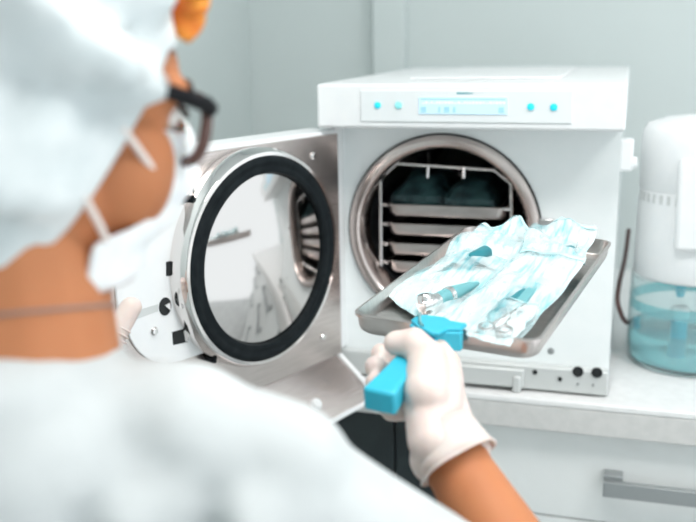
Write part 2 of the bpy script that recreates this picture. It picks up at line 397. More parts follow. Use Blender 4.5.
for x, y in ((186, 196), (211, 358)):
    a, z = dpx(x, y, .04); r_ = math.hypot(a-.185, z-.261); k = .163/r_
    c = (.185+(a-.185)*k, .261+(z-.261)*k)
    obj('ring_clip', dprism([(c[0]-.003, c[1]-.004), (c[0]+.003, c[1]-.004), (c[0]+.003, c[1]+.004), (c[0]-.003, c[1]+.004)], .0306, .050), m_rub if y != 262 else m_chrome, DOOR, bevel=.001)
# lower flap of the door cover, tilted out beneath the leaf
q = [dh+dd*(-.020)+dn*.02+V((0, 0, .051)), onY(368, 388, .028), onY(368, 401, .026), onY(340, 417, -.055), onY(250, 468, -.22), dh+dd*.30+dn*.02+V((0, 0, .051))]
q = [af(p) for p in q]; nn = (q[1]-q[0]).cross(q[5]-q[0]).normalized()
if nn.dot(af(CAM)-q[0]) < 0: nn = -nn
bm = prism(q, lambda p: p, lambda p: p-nn*.006)
flap = obj('lower_flap', bm, m_steel, DOOR, bevel=.001)
obj('flap_rim', tube(smoothpath([q[0]+nn*.001, q[1]+nn*.001, q[2]+nn*.001, q[3]+nn*.001, q[4]+nn*.001], 6), .0045, 10), m_white, flap)
p = onplane(325, 406, q[2]+AO, nn)
obj('flap_hole', lathe([(0, .0012), (.011, .0012), (.011, -.001)], org=af(p), ax=nn, e1=V((0, 0, 1)), n=24), m_hole, flap)
p = onplane(312, 409, q[2]+AO, nn)
obj('flap_boss', lathe([(0, .02), (.008, .019), (.011, .012), (.011, -.001)], org=af(p), ax=nn, e1=V((0, 0, 1)), n=24), m_white, flap)

# wire rack with pans inside the chamber
RK = thing('wire_rack', 'steel wire rack standing inside the autoclave chamber', 'rack', (CC.x, .3, CC.z-.137))
rf = lambda p: V(p)-V((CC.x, .3, CC.z-.137))
YF, YB = .135, .53
fr = [onY(x, y, YF) for x, y in ((381, 283), (380.5, 178), (397, 163.5), (494, 170), (511, 184), (512, 280), (500, 296), (392, 290))]
bm = tube(fr, .0026, 10, closed=True)
obj('front_frame', bm, m_chrome, RK); o = RK.children[-1]
for v in o.data.vertices: v.co = rf(v.co)
bk = [V((p.x, YB, p.z)) for p in fr]
bm = tube([rf(p) for p in bk], .0026, 10, closed=True); obj('back_frame', bm, m_chrome, RK)
for i in (2, 3, 6, 7):
    obj('side_rail', tube([rf(fr[i]), rf(bk[i])], .0024, 10), m_chrome, RK)
pz = [onY(388, y, YF).z for y in (217.5, 236.5, 256, 274)]
pzr = pz
for z in pz:
    for xx in (fr[1].x, fr[4].x):
        s = 1 if xx < CC.x else -1
        obj('shelf_wire', tube([rf((xx+s*.0, YF, z+.022)), rf((xx+s*.012, YF-.004, z+.022)), rf((xx+s*.012, YB, z+.022))], .0022, 8), m_chrome, RK)
for x0 in (428, 464):
    a_ = onY(x0, 167, YF); obj('hook', tube([rf(a_), rf(a_+V((0, -.002, -.018)))], .0026, 8), m_chrome, RK)
def pan(bm, w, l, h, r=.018, flare=.004, th=.0015):
    """open pan around origin, floor at z=-h, rim at z=0"""
    def rr(w_, l_, r_, n=6):
        out = []
        for cx, cy, a0 in ((w_/2-r_, l_/2-r_, 0), (-w_/2+r_, l_/2-r_, PI/2), (-w_/2+r_, -l_/2+r_, PI), (w_/2-r_, -l_/2+r_, 3*PI/2)):
            out += [(cx+r_*math.cos(a0+PI/2*i/n), cy+r_*math.sin(a0+PI/2*i/n)) for i in range(n+1)]
        return out
    L = [(0, -th*0, 0), (-.0015, .0012, 0)]
    rows = [(w+.004, l+.004, 0.0), (w+.004, l+.004, -.0028), (w, l, -.003), (w-flare*.3, l-flare*.3, -h*.6), (w-flare, l-flare, -h+.003), (w-flare-.006, l-flare-.006, -h), None,
            (w-flare-.007, l-flare-.007, -h+th), (w-flare-2*th, l-flare-2*th, -h+.004), (w-2*th, l-2*th, -.002), (w-th, l-th, .0008), ]
    rings = []
    for row in rows:
        if row is None: rings.append(None); continue
        rings.append([bm.verts.new((x, y, row[2])) for x, y in rr(row[0], row[1], r)])
    bm.faces.new(rings[5])
    bm.faces.new(rings[7][::-1])
    seq = [rings[7], rings[8], rings[9], rings[10], rings[0], rings[1], rings[2], rings[3], rings[4], rings[5]]
    n = len(rings[0])
    for A, B in zip(seq, seq[1:]):
        for i in range(n): bm.faces.new((A[i], A[(i+1) % n], B[(i+1) % n], B[i]))
    return bm
names = ['topmost steel pan in the autoclave rack, holding dark wrapped packs', 'second steel pan from the top in the autoclave rack', 'third steel pan from the top in the autoclave rack', 'lowest steel pan in the autoclave rack']
for i, z in enumerate(pz):
    x0, x1 = onY(386, 220, YF).x, onY(507, 220, YF).x
    zz = z+.0225
    me = pan(bmesh.new(), x1-x0, .37, .0215)
    o = obj('instrument_pan', me, m_tray, ang=50); o.location = ((x0+x1)/2, YF+.19, zz); tag(o, names[i], 'tray', 'steel pans in the chamber rack')
zt = pz[0]+.0225
for i, (x, y, w, l, h, nm) in enumerate(((.125, .26, .09, .2, .055, 'dark green wrapped pack at the left in the topmost rack pan'), (.215, .25, .085, .2, .05, 'dark green wrapped pack at the right in the topmost rack pan'))):
    bm = bmesh.new(); bmesh.ops.create_cube(bm, size=1)
    bmesh.ops.subdivide_edges(bm, edges=bm.edges, cuts=9, use_grid_fill=True)
    for v in bm.verts:
        c = v.co.copy(); s = (1-(2*abs(c.x))**4)*(1-(2*abs(c.y))**4)
        c = V((c.x*w, c.y*l, (c.z+.5)*h*(.45+.55*s)))
        v.co = c+noise.noise_vector(c*45+V((i*9, 0, 0)))*.007+V((0, 0, .008))
    o = obj('wrapped_pack', bm, m_dgreen, smooth=False); o.location = (x, y, zt-.0195); tag(o, nm, 'instrument pack', 'dark packs in the rack pan')

# ------------------------------------------------------------------ held tray
TP = V((.3300, -.3592, .311)); rx, ry, rz = math.radians(3.09), math.radians(1.65), math.radians(-8.9)
TM = Matrix.Rotation(rz, 3, 'Z') @ Matrix.Rotation(rx, 3, 'X') @ Matrix.Rotation(ry, 3, 'Y')
TW, TL_ = .187, .365
m_perf = tex(mat('perforated_steel', (.76, .74, .73), .3, 1), nscale=30, c1=(.72, .70, .69), c2=(.80, .78, .77))
def perf(m):
    nt = m.node_tree; N = nt.nodes; L = nt.links; b = N['Principled BSDF']
    tc = N.new('ShaderNodeTexCoord'); sx = N.new('ShaderNodeSeparateXYZ'); L.new(tc.outputs['Object'], sx.inputs[0])
    outs = []
    for ax_ in 'XY':
        a = N.new('ShaderNodeMath'); a.operation = 'PINGPONG'; a.inputs[1].default_value = .004; L.new(sx.outputs[ax_], a.inputs[0])
        c = N.new('ShaderNodeMath'); c.operation = 'POWER'; c.inputs[1].default_value = 2; L.new(a.outputs[0], c.inputs[0]); outs.append(c)
    s = N.new('ShaderNodeMath'); s.operation = 'ADD'; L.new(outs[0].outputs[0], s.inputs[0]); L.new(outs[1].outputs[0], s.inputs[1])
    g = N.new('ShaderNodeMath'); g.operation = 'GREATER_THAN'; g.inputs[1].default_value = .0019**2; L.new(s.outputs[0], g.inputs[0])
    L.new(g.outputs[0], b.inputs['Alpha'])
perf(m_perf)
TR = thing('instrument_tray', 'steel tray of pouches held out in front of the open chamber', 'tray', TP, TM)
tr = obj('pan', pan(bmesh.new(), TW, TL_, .021, r=.016), m_tray, TR, ang=50)
bm = bmesh.new(); bm.faces.new([bm.verts.new(p) for p in ((-.072, -.172, -.0188), (-.015, -.172, -.0188), (-.015, -.135, -.0188), (-.072, -.135, -.0188))])
# perforated corner of the floor: shade in the holes painted as small dark discs
hb = bmesh.new()
for i in range(7):
    for j in range(4):
        x, y = -.068+i*.0085, -.166+j*.009
        lathe([(.0019, .0), (.0019, .0004), (0, .00041)], org=V((x, y, -.0193)), n=10, bm=hb)
obj('perforations', hb, m_hole, TR, smooth=False); bm.free()
def tloc(px, py, z=0):
    """tray-local x,y of the pixel on the tray plane raised by z"""
    n = TM @ V((0, 0, 1)); P = onplane(px, py, TP+n*z, n); l = TM.transposed() @ (P-TP); return V((l.x, l.y, z))

# ------------------------------------------------------------------ pouches with instruments
def bil(c, u, v): return c[0]*(1-u)*(1-v)+c[1]*u*(1-v)+c[2]*u*v+c[3]*(1-u)*v
def pouch(corners, label, seed, bulge=.010, crumple=.006, curl=.0, n=36):
    cs = [tloc(x, y, z) for x, y, z in corners]; mid = sum(cs, V())/4
    base = TP + TM @ mid
    P = thing('sterilisation_pouch', label, 'pouch', base, TM, 'pouches on the tray')
    def sheet(top):
        bm = bmesh.new(); g = []
        for i in range(n+1):
            row = []
            for j in range(n+1):
                u, v = i/n, j/n; p = bil(cs, u, v)-mid
                s = (math.sin(PI*u)*math.sin(PI*v))
                q_ = V((u*3.1+seed*7.3, v*3.6, seed))
                w = noise.noise(q_*.8)*crumple*1.0 + noise.voronoi(q_*.85)[0][0]*crumple*1.5 - crumple*.4
                fl = .35+.65*min(1, 1.6*(abs(u-.5)+abs(v-.5)))
                z = w*fl + curl*max(0, v-.6)**2*6 + curl*.5*max(0, abs(u-.5)-.3)*(v)
                if top: z += .0006+bulge*s**.7 + abs(noise.noise(q_*2.2+V((3, 1, 2))))*.005*s + noise.noise(q_*4)*.0008*s
                # wavy outline
                p2 = p + V((noise.noise(V((v*4, seed, 1)))*.004*(1 if u in (0, 1) else .3), noise.noise(V((u*4, seed, 5)))*.004, z))
                row.append(bm.verts.new(p2))
            g.append(row)
        for i in range(n):
            for j in range(n): bm.faces.new((g[i][j], g[i+1][j], g[i+1][j+1], g[i][j+1]))
        return bm
    obj('paper_back', sheet(False), m_paper, P, solid=.0004)
    obj('film_front', sheet(True), m_film, P)
    # printed seal along the far end
    bm = bmesh.new(); r0 = r1 = None
    for v0, v1 in ((.945, .985),):
        prev = None
        for i in range(n+1):
            u = i/n; vv = []
            for v in (v0, v1):
                p = bil(cs, u, v)-mid; q_ = V((u*3.1+seed*7.3, v*3.6, seed))
                w = noise.noise(q_*.8)*crumple*1.0 + noise.voronoi(q_*.85)[0][0]*crumple*1.5 - crumple*.4
                fl = .35+.65*min(1, 1.6*(abs(u-.5)+abs(v-.5)))
                z = w*fl + curl*max(0, v-.6)**2*6 + curl*.5*max(0, abs(u-.5)-.3)*v + bulge*(math.sin(PI*u)*math.sin(PI*v))**.7+.0016
                vv.append(bm.verts.new(p+V((0, 0, z))))
            if prev: bm.faces.new((prev[0], vv[0], vv[1], prev[1]))
            prev = vv
    obj('seal_strip', bm, m_seal, P, solid=.0003)
    return P
P1 = pouch([(386, 298, -.013), (436, 330, -.015), (522, 262, -.006), (466, 243, -.006)], 'clear front pouch next to the blue gripper, holding a silver-headed handpiece', 1, bulge=.019, crumple=.005)
P2 = pouch([(434, 328, -.016), (514, 348, -.015), (586, 269, .003), (523, 259, .004)], 'clear pouch along the right side of the tray showing teal-handled tools', 2, bulge=.017, crumple=.006, curl=.010)
P3 = pouch([(432, 272, -.008), (512, 268, -.004), (538, 240, .002), (478, 236, .004)], 'crumpled pouch in the far left corner with raised peaked edges', 3, bulge=.020, crumple=.020, curl=.012)
P4 = pouch([(512, 268, -.002), (574, 276, -.002), (596, 243, .006), (534, 238, .004)], 'crumpled pouch in the far right corner, its edge over the rim', 4, bulge=.018, crumple=.017, curl=.010)
P5 = pouch([(466, 338, -.004), (509, 348, -.003), (540, 308, .004), (494, 298, .004)], 'small crinkled pouch at the near right, lying on another pouch', 5, bulge=.009, crumple=.004)
def tool_axes(a, b):
    A = TP+TM@a; B = TP+TM@b; t = (B-A).normalized(); up = (TM@V((0, 0, 1))); s = t.cross(up).normalized(); return A, B, Matrix((t, s*-1, s.cross(t)*1)).transposed()
def tool(name, label, cat, pa, pb):
    a, b = tloc(*pa), tloc(*pb); A, B, R_ = tool_axes(a, b)
    return thing(name, label, cat, A, R_, 'tools inside the pouches'), (B-A).length
X = V((1, 0, 0)); Yv = V((0, 1, 0))
t, L = tool('dental_handpiece', 'handpiece with a bulky silver head in the front left pouch', 'handpiece', (424, 306, -.003), (478, 283, .001))
k_ = 1.3
sc_ = lambda pr: [(r*k_, h*k_) for r, h in pr]
obj('head', lathe(sc_([(0, -.004), (.005, -.003), (.0075, .002), (.0078, .010), (.006, .014), (.0062, .016)]), ax=X, e1=Yv, n=28), m_chrome, t)
obj('nozzle', lathe(sc_([(0, -.009), (.0055, -.009), (.006, -.006), (.006, .007), (.0045, .009), (0, .009)]), org=V((.003, 0, 0)), ax=V((0, .3, 1)), e1=X, n=24), m_chrome, t)
obj('grip', lathe([(.007, .021), (.0084, .028), (.0084, L*.55), (.005, L*.85), (.002, L), (0, L+.001)], ax=X, e1=Yv, n=28), m_tealp, t)
obj('collar', lathe([(.0085, .036), (.0094, .037), (.0094, .042), (.0085, .043)], ax=X, e1=Yv, n=28), m_chrome, t)
for k, (pa, pb, m_, nm) in enumerate((((481, 329, .001), (522, 287, .009), m_teal, 'teal-handled scalpel in the right side pouch, nearer its middle'), ((506, 318, .001), (536, 284, .010), m_tealp, 'pale teal scalpel in the right side pouch, nearer the tray rim'))):
    t, L = tool('scalpel', nm, 'scalpel', pa, pb)
    obj('handle', box(.03, L, -.0065, .0065, -.0022, .0022), m_, t, bevel=.0012)
    obj('blade', prism([(0, -.0005), (.012, -.0032), (.034, -.0034), (.034, .0034), (.02, .003)], lambda p: V((p[0], p[1], .0003)), lambda p: V((p[0], p[1], -.0003))), m_chrome, t)
    obj('guard', box(.026, .040, -.0042, .0042, -.0024, .0024), m_tealp if m_ is m_teal else m_chrome, t, bevel=.001)
t, L = tool('bone_forceps', 'steel forceps with open finger rings in the small crinkled pouch', 'forceps', (492, 331, .006), (523, 305, .009))
for s in (-1, 1):
    ring = [V((.008+.008*math.cos(2*PI*i/20), s*.009+.0068*math.sin(2*PI*i/20), 0)) for i in range(20)]
    obj('finger_ring', tube(ring, .0017, 8, closed=True), m_chrome, t)
    obj('shank', tube([V((.014, s*.006, 0)), V((L*.55, s*.001, s*.001)), V((L, -s*.0022, s*.001))], [.0022, .0028, .0012], 8), m_chrome, t)
obj('pivot', lathe([(0, .004), (.003, .0035), (.0036, -.003), (0, -.004)], org=V((L*.55, 0, 0)), n=16), m_chrome, t)
for k, (pa, pb, nm) in enumerate((((468, 262, .006), (492, 249, .010), 'dark teal tool showing through the pouch at the far left'), ((556, 262, .005), (576, 249, .008), 'small teal tool showing through the pouch at the far right'))):
    t, L = tool('scaler', nm, 'scaler', pa, pb)
    obj('handle', lathe([(0, .0), (.0065, .001), (.0085, .008), (.0085, L*.75), (.003, L*.9), (0, L*.9)], ax=X, e1=Yv, n=20), m_teal, t)
    obj('tip', tube(smoothpath([V((L*.88, 0, 0)), V((L, 0, .002)), V((L+.012, .004, .004)), V((L+.016, .009, .002))], 5), .0012, 8), m_chrome, t)

# ------------------------------------------------------------------ gripper
KP = TP+TM@V((-.006, -TL_/2-.002, -.008))
hdir = (TM@V((-.02, -.98, -.12))).normalized()
hup = TM@V((0, 0, 1)); hside = hdir.cross(hup).normalized(); hup = hside.cross(hdir).normalized()
if hside.dot(CR) < 0: hside = -hside
GR = thing('tray_gripper', 'bright cyan plastic tray gripper clamped on the near tray edge', 'gripper', KP, Matrix((hside, hdir, hup)).transposed() if hside.cross(hdir).dot(hup) > 0 else Matrix((-hside, hdir, hup)).transposed())
GL = .128
bm = bmesh.new(); secs = []
for y, w, h, z in ((.004, .014, .009, .002), (.03, .0115, .009, 0), (.05, .011, .010, 0), (.09, .0125, .0105, 0), (GL-.003, .0150, .0112, 0), (GL, .0145, .0107, 0)):
    secs.append([bm.verts.new((sx*w, y, z+sz*h)) for sx, sz in ((-1, -1), (1, -1), (1, 1), (-1, 1))])
bm.faces.new(secs[0]); bm.faces.new(secs[-1][::-1])
for A, B in zip(secs, secs[1:]):
    for i in range(4): bm.faces.new((A[i], A[(i+1) % 4], B[(i+1) % 4], B[i]))
obj('grip', bm, m_blue, GR, bevel=.003, seg=3)
# clamp, in the tray frame around KP
Rg = GR.matrix_world.to_3x3() if False else None
bpy.context.view_layer.update()
GI = GR.matrix_world.inverted()
def gt(p):   # tray-local offset from KP -> gripper local
    return GI @ (KP + TM @ V(p))
bm = prism([(-.015, .012), (-.021, .006), (-.0215, -.006), (-.010, -.018), (.008, -.030), (.014, -.028), (.018, -.014), (.030, -.010), (.031, .006), (.014, .007), (.006, .014)], lambda p: gt((p[0], p[1], .0105)), lambda p: gt((p[0], p[1], .0145)))
obj('upper_jaw', bm, m_blue, GR, bevel=.0012)
bm = prism([(.010, -.002), (.031, -.004), (.031, -.012), (.016, -.016), (.008, -.024), (.004, -.020)], lambda p: gt((p[0], p[1], .011)), lambda p: gt((p[0], p[1], -.008)))
obj('right_wing', bm, m_blue, GR, bevel=.0015)
bm = prism([(-.0215, -.002), (-.012, -.002), (-.008, -.012), (-.014, -.017), (-.0215, -.010)], lambda p: gt((p[0], p[1], .011)), lambda p: gt((p[0], p[1], -.006)))
obj('left_wing', bm, m_blue, GR, bevel=.0015)
bm = prism([(-.010, .004), (.020, .004), (.018, -.012), (-.006, -.012)], lambda p: gt((p[0], p[1], -.014)), lambda p: gt((p[0], p[1], -.020)))
box(0, 1, 0, 1, 0, 1, bm=bm, f=lambda p: gt((-.004+.020*p.x, -.016+.012*p.y, -.020+.022*p.z)))
obj('lower_jaw', bm, m_blue, GR, bevel=.0012)
obj('spring', tube(smoothpath([gt((-.019, .006, .0155)), gt((-.014, -.002, .017)), gt((-.010, -.012, .0165)), gt((-.004, -.02, .0155))], 6), .0014, 8), m_tealp, GR)

# ------------------------------------------------------------------ distiller and cord
DX, DY = .585, .30
DS = thing('water_distiller', 'white countertop water distiller with a cyan see-through jug', 'distiller', (DX, DY, 0))
R = .104
jug = obj('jug', lathe([(0, .001), (R*.88, .001), (R*.96, .008), (R, .03), (R, .12), (R*.985, .158), (R*.965, .158), (R*.98, .12), (R*.98, .03), (R*.94, .012), (R*.86, .006), (0, .006)], n=72), m_jug, DS)
obj('water', lathe([(0, .0065), (R*.86, .0065), (R*.935, .0125), (R*.975, .03), (R*.975, .062), (0, .0622)], n=72), m_water, jug)
obj('water_band', lathe([(R*.978, .100), (R*.978, .118), (R*.965, .118), (R*.965, .100)], n=72, close=True), m_water, jug)
obj('filter_tube', lathe([(0, .030), (.0135, .030), (.0135, .098), (0, .098)], org=V((-.020, -.062, 0)), n=28), m_tube, DS)
obj('tube_cap', lathe([(0, .098), (.0155, .098), (.0155, .112), (.012, .116), (0, .116)], org=V((-.020, -.062, 0)), n=28), m_white, DS)
obj('spout', lathe([(0, .135), (.006, .135), (.009, .15), (.010, .166), (0, .166)], org=V((-.022, -.066, 0)), n=20), m_tube, DS)
obj('jug_lug', box(-.094, -.083, -.03, -.014, .058, .080), m_tube, DS, bevel=.002)
head = obj('housing', lathe([(R*.93, .160), (R*.965, .165), (R*.96, .22), (R*.945, .29), (R*.93, .310), (R*.925, .312), (R*.945, .315), (R*.945, .392), (R*.92, .410), (R*.85, .421), (R*.7, .426), (R*.66, .424), (R*.6, .430), (R*.3, .434), (0, .435)], n=72), m_white, DS)
bm = bmesh.new()
for i in range(9):
    a = math.radians(196+i*8.5); c, s = math.cos(a), math.sin(a); r_ = R*.945
    f = lambda p: V((c*(r_*.985+p.x)-s*p.y, s*(r_*.985+p.x)+c*p.y, p.z))
    box(-.002, .0022, -.003, .003, .293, .308, bm=bm, f=f)
obj('vent_slats', bm, m_rail, head, smooth=False)
bm = box(-.040, .075, -.112, -.082, .222, .372)
obj('front_handle', bm, m_white, DS, bevel=.008, seg=3)
pts = smoothpath([V((.475, .46, .20)), onY(625, 258, .40), onY(619, 285, .30), onY(618, 304, .26), onY(626, 322, .29), V((.50, .42, .03)), V((.56, .46, .0045))], 8)
CO = obj('power_cord', tube([V(p)-V((.47, .25, 0)) for p in pts], .0042, 10), m_cord); CO.location = (.47, .25, 0)
tag(CO, 'dark brown cable hanging between the autoclave and the distiller', 'cable')

# ------------------------------------------------------------------ person
PE = thing('person', 'person in pale cap, mask, glasses and white gown carrying the tray', 'person', (0, 0, 0))
O = C(38, 92, .58)
f0 = (CR*.75+V((CF.x, CF.y, 0)).normalized()*.65); f0.z = 0; f0.normalize()
hl = V((-f0.y, f0.x, 0)); pit = math.radians(14)
hf = f0*math.cos(pit)-V((0, 0, 1))*math.sin(pit); hu = hf.cross(hl)
def Hd(x, y, z): return O+hf*x+hl*y+hu*z
HA = (hf, hl, hu)
N7 = C(15, 392, .565)                       # base of the neck
fw = V((CF.x, CF.y, 0)).normalized(); rt = V((CR.x, CR.y, 0)).normalized()
shR = C(276, 502, .585); shL = C(-215, 470, .64)
elR = C(606, 715, .70); wrR = C(450, 454, .80)
PEL = N7 - fw*.06 - V((0, 0, .50))
FZ = FL+.0
hand_L = C(112, 345, 1.135)
elL = shL.lerp(hand_L, .5)+V((-.02, 0, -.12))
wrL = elL.lerp(hand_L, .84)
def right_hand(bm, g=0.0):
    wl, wr = C(435, 459, .80), C(466, 446, .806)
    MC = [C(436, 354, .872), C(444, 364, .866), C(446, 377, .852), C(442, 390, .836)]
    for k, m in enumerate(MC):
        w = wl.lerp(wr, .85-.22*k)
        cap(bm, w, m, .0165+g, .0145+g)
    cap(bm, wl, wr, .021+g, .0205+g)
    # thenar and heel
    cap(bm, C(432, 440, .79), C(424, 388, .812), .020+g, .018+g)
    cap(bm, C(436, 445, .79), C(440, 385, .825), .020+g, .019+g)
    # thumb over the top of the grip
    cap(bm, C(426, 392, .80), C(428, 358, .826), .0185+g, .0158+g)
    cap(bm, C(428, 358, .826), C(413, 343, .836), .0150+g, .0128+g)
    cap(bm, C(413, 343, .836), C(396, 343, .842), .0125+g, .0102+g)
    # fingers curl under the grip, tips on its far side
    F = [[C(423, 372, .895), C(396, 368, .90), C(382, 354, .885)],
         [C(424, 388, .882), C(392, 384, .885), C(376, 367, .866)],
         [C(421, 400, .862), C(390, 398, .866), C(376, 383, .850)],
         [C(417, 408, .838), C(392, 410, .842), C(380, 396, .835)]]
    R_ = [(.0115, .0105, .0095, .0085), (.0118, .0108, .0096, .0086), (.0112, .0102, .0092, .0082), (.0098, .009, .0082, .0075)]
    for m, ch, r in zip(MC, F, R_):
        pts = [m]+ch
        for i in range(3): cap(bm, pts[i], pts[i+1], r[i]+g+.001, r[i+1]+g+.001)
def left_hand(bm, g=0.0):
    # thumb on the near side of the door edge, fingers behind it
    tip = C(131, 307, 1.13)
    cap(bm, C(98, 372, 1.09), C(111, 338, 1.12), .0165+g, .0152+g); cap(bm, C(111, 338, 1.12), tip, .0150+g, .0120+g)
    for k in range(4):
        m = C(88+2*k, 330+16*k, 1.14); a = C(102+1*k, 318+16*k, 1.20); b = C(122, 316+16*k, 1.225-.002*k); c = C(134-3*k, 318+16*k, 1.23)
        cap(bm, wrL, m, .018+g, .0145+g); cap(bm, m, a, .0115+g, .0105+g); cap(bm, a, b, .0105+g, .0095+g); cap(bm, b, c, .0095+g, .0082+g)
    cap(bm, wrL, C(101, 372, 1.09), .022+g, .0155+g)
def legs(bm, g, z0):
    for s in (-1, 1):
        hip = PEL+rt*s*.085; kn = PEL+rt*s*.09-V((0, 0, .39))+fw*.03; an = V((kn.x-fw.x*.03, kn.y-fw.y*.03, FZ+.085))
        cap(bm, hip, kn, .08+g, .055+g); cap(bm, kn, an, .05+g, .036+g)
# body
bm = bmesh.new()
ball(bm, Hd(-.004, 0, .026), (.088, .073, .080), HA, 28)
ball(bm, Hd(.045, 0, .015), (.043, .058, .055), HA); 
for s in (-1, 1):
    ball(bm, Hd(.040, s*.033, -.040), (.042, .036, .048), HA)
    ball(bm, Hd(.064, s*.036, .018), (.018, .026, .008), HA, 14)     # brow ridge
    cap(bm, Hd(-.005, s*.055, -.055), Hd(.055, s*.02, -.10), .019, .017)   # jaw line
    ball(bm, Hd(-.012, s*.070, -.012), (.018, .008, .03), HA, 14)       # ear
cap(bm, Hd(.082, 0, .0), Hd(.104, 0, -.036), .009, .013); ball(bm, Hd(.080, 0, -.066), (.014, .026, .012), HA, 16)
ball(bm, Hd(.064, 0, -.088), (.024, .026, .02), HA, 16); ball(bm, Hd(.03, 0, -.07), (.05, .05, .04), HA)
cap(bm, Hd(-.03, 0, -.03), N7+fw*.015+V((0, 0, .01)), .060, .062); cap(bm, Hd(-.005, 0, -.07), N7+fw*.04-V((0, 0, .01)), .05, .055)
cap(bm, N7-V((0, 0, .02)), N7-V((0, 0, .09)), .060, .085)
# trapezius and shoulders
for sh in (shR, shL):
    cap(bm, N7+V((0, 0, -.005)), sh.lerp(N7, .25)-V((0, 0, .012)), .036, .036); cap(bm, N7-V((0, 0, .05)), sh, .06, .048)
chest = N7-V((0, 0, .2))+fw*.02
ball(bm, chest, (.125, .075, .15), (rt, fw, V((0, 0, 1))), 28); ball(bm, PEL+V((0, 0, .1)), (.125, .085, .17), (rt, fw, V((0, 0, 1))), 28)
ball(bm, PEL, (.15, .1, .1), (rt, fw, V((0, 0, 1))), 28)
cap(bm, shR, elR, .044, .036); cap(bm, elR, elR.lerp(wrR, .35), .039, .041); cap(bm, elR.lerp(wrR, .35), wrR, .041, .0275)
cap(bm, shL, elL, .044, .036); cap(bm, elL, wrL, .038, .024)
right_hand(bm); left_hand(bm); legs(bm, 0, FZ)
for s in (-1, 1):
    an = PEL+rt*s*.09; cap(bm, V((an.x, an.y, FZ+.05)), V((an.x+fw.x*.12, an.y+fw.y*.12, FZ+.035)), .034, .026)
BODY = fuse('body', bm, m_skin, PE, .0045, 5)
# gloves
def wrinkle(p): return noise.noise(p*60)*.0006+noise.noise(p*150)*.0003
bm = bmesh.new(); right_hand(bm, .0016); GV = fuse('glove', bm, m_glove, PE, .0026, 5, wrinkle); GV['label'] = 'pale latex glove on the hand holding the gripper'
# rolled, flaring cuff round the wrist
def cuff(path, radii, e1_, sq, parent, bm=None):
    bm = bmesh.new(); n = 40; rings = []
    for i, (p, r) in enumerate(zip(path, radii)):
        t = (path[min(i+1, len(path)-1)]-path[max(i-1, 0)]).normalized(); a = (e1_-t*e1_.dot(t)).normalized(); b = t.cross(a)
        rings.append([bm.verts.new(p+(a*math.cos(2*PI*j/n)*sq+b*math.sin(2*PI*j/n))*r*(1+.05*math.sin(5*j*2*PI/n+i)*(i/len(path)))) for j in range(n)])
    for A, B in zip(rings, rings[1:]):
        for j in range(n): bm.faces.new((A[j], A[(j+1) % n], B[(j+1) % n], B[j]))
    k = obj('cuff', bm, m_glove, parent, solid=.0008)
    obj('rolled_edge', tube([v for v in [V(x) for x in EDGE(rings_co(k, n, len(path)))]], .0013, 8, closed=True), m_glove, k)
    return k
def rings_co(o, n, k): return [o.data.vertices[(k-1)*n+j].co.copy() for j in range(n)]
def EDGE(x): return x
adir = (elR-wrR).normalized()
c0 = C(446, 440, .80)
cuff([c0-adir*.012, c0+adir*.002, c0+adir*.013, c0+adir*.022], [.0285, .0295, .0315, .0340], CR, 1.06, GV)
bm = bmesh.new(); left_hand(bm, .0016); GV2 = fuse('glove', bm, m_glove, PE, .003, 5, wrinkle); GV2['label'] = 'pale latex glove at the far edge of the open door'
# glove wrinkle rings at the thumb base
for k in range(4):
    p = C(113, 340, 1.12).lerp(C(131, 307, 1.13), -.1+.16*k); ax_ = (C(131, 307, 1.13)-C(113, 340, 1.12)).normalized(); e = ax_.cross(V((0, 0, 1))).normalized(); e2_ = ax_.cross(e)
    obj('fold', tube([p+(e*math.cos(2*PI*i/20)+e2_*math.sin(2*PI*i/20))*(.0165-.0009*k) for i in range(20)], .0013, 6, closed=True), m_glove, GV2)
# gown
up = V((0, 0, 1))
def folds(p):
    l = p-N7; x = l.dot(rt); z = l.z
    g = lambda c, wd: math.exp(-((x-c)/wd)**2)
    lo = min(1, max(0, (-z-.035)/.03))
    cr = (-.013*g(.056+.1*(z+.06), .010)+.009*g(.080, .014)-.014*g(.124+.12*(z+.05), .011)+.010*g(.150, .016)-.008*g(-.02, .012))*lo
    return cr + noise.noise(V((x*9, z*5, 1)))*.006 + abs(noise.noise(V((x*14+z*4, z*3, 4))))*.006
bm = bmesh.new()
for sh in (shR, shL):
    cap(bm, N7-V((0, 0, .036))+fw*.01, sh.lerp(N7, .3)-V((0, 0, .010)), .052, .056); cap(bm, N7-V((0, 0, .07)), sh-V((0, 0, .004)), .075, .060)
for a_, b_ in (((10, 440), (105, 424)), ((105, 424), (195, 438)), ((195, 438), (285, 470)), ((10, 440), (-120, 470))):
    cap(bm, C(*a_, .57), C(*b_, .575), .043, .043)
ball(bm, N7+fw*.015-rt*.026+V((0, 0, .012)), (.090, .095, .036), (rt, fw, up), 28); cap(bm, N7-V((0, 0, .05))-fw*.005, N7-V((0, 0, .2))-fw*.01, .088, .12)
ball(bm, chest, (.172, .122, .19), (rt, fw, up), 28); ball(bm, chest-V((0, 0, .05))-fw*.02, (.165, .11, .2), (rt, fw, up), 28)
cap(bm, chest, PEL, .135, .15); 
for s in (-1, 0, 1): cap(bm, PEL+rt*s*.06, PEL+rt*s*.08-V((0, 0, .42)), .12, .13)
cap(bm, shR, shR.lerp(elR, .72), .056, .054); cap(bm, shL, shL.lerp(elL, .9), .060, .058)
GOWN = fuse('gown', bm, m_gown, PE, .006, 12, folds); GOWN['label'] = 'loose white short-sleeved gown'
n_ax = (Hd(-.02, 0, -.05)-N7).normalized(); ne = (rt-n_ax*rt.dot(n_ax)).normalized(); ne2 = n_ax.cross(ne)
nc = N7+fw*.018+n_ax*.042
ring_ = []
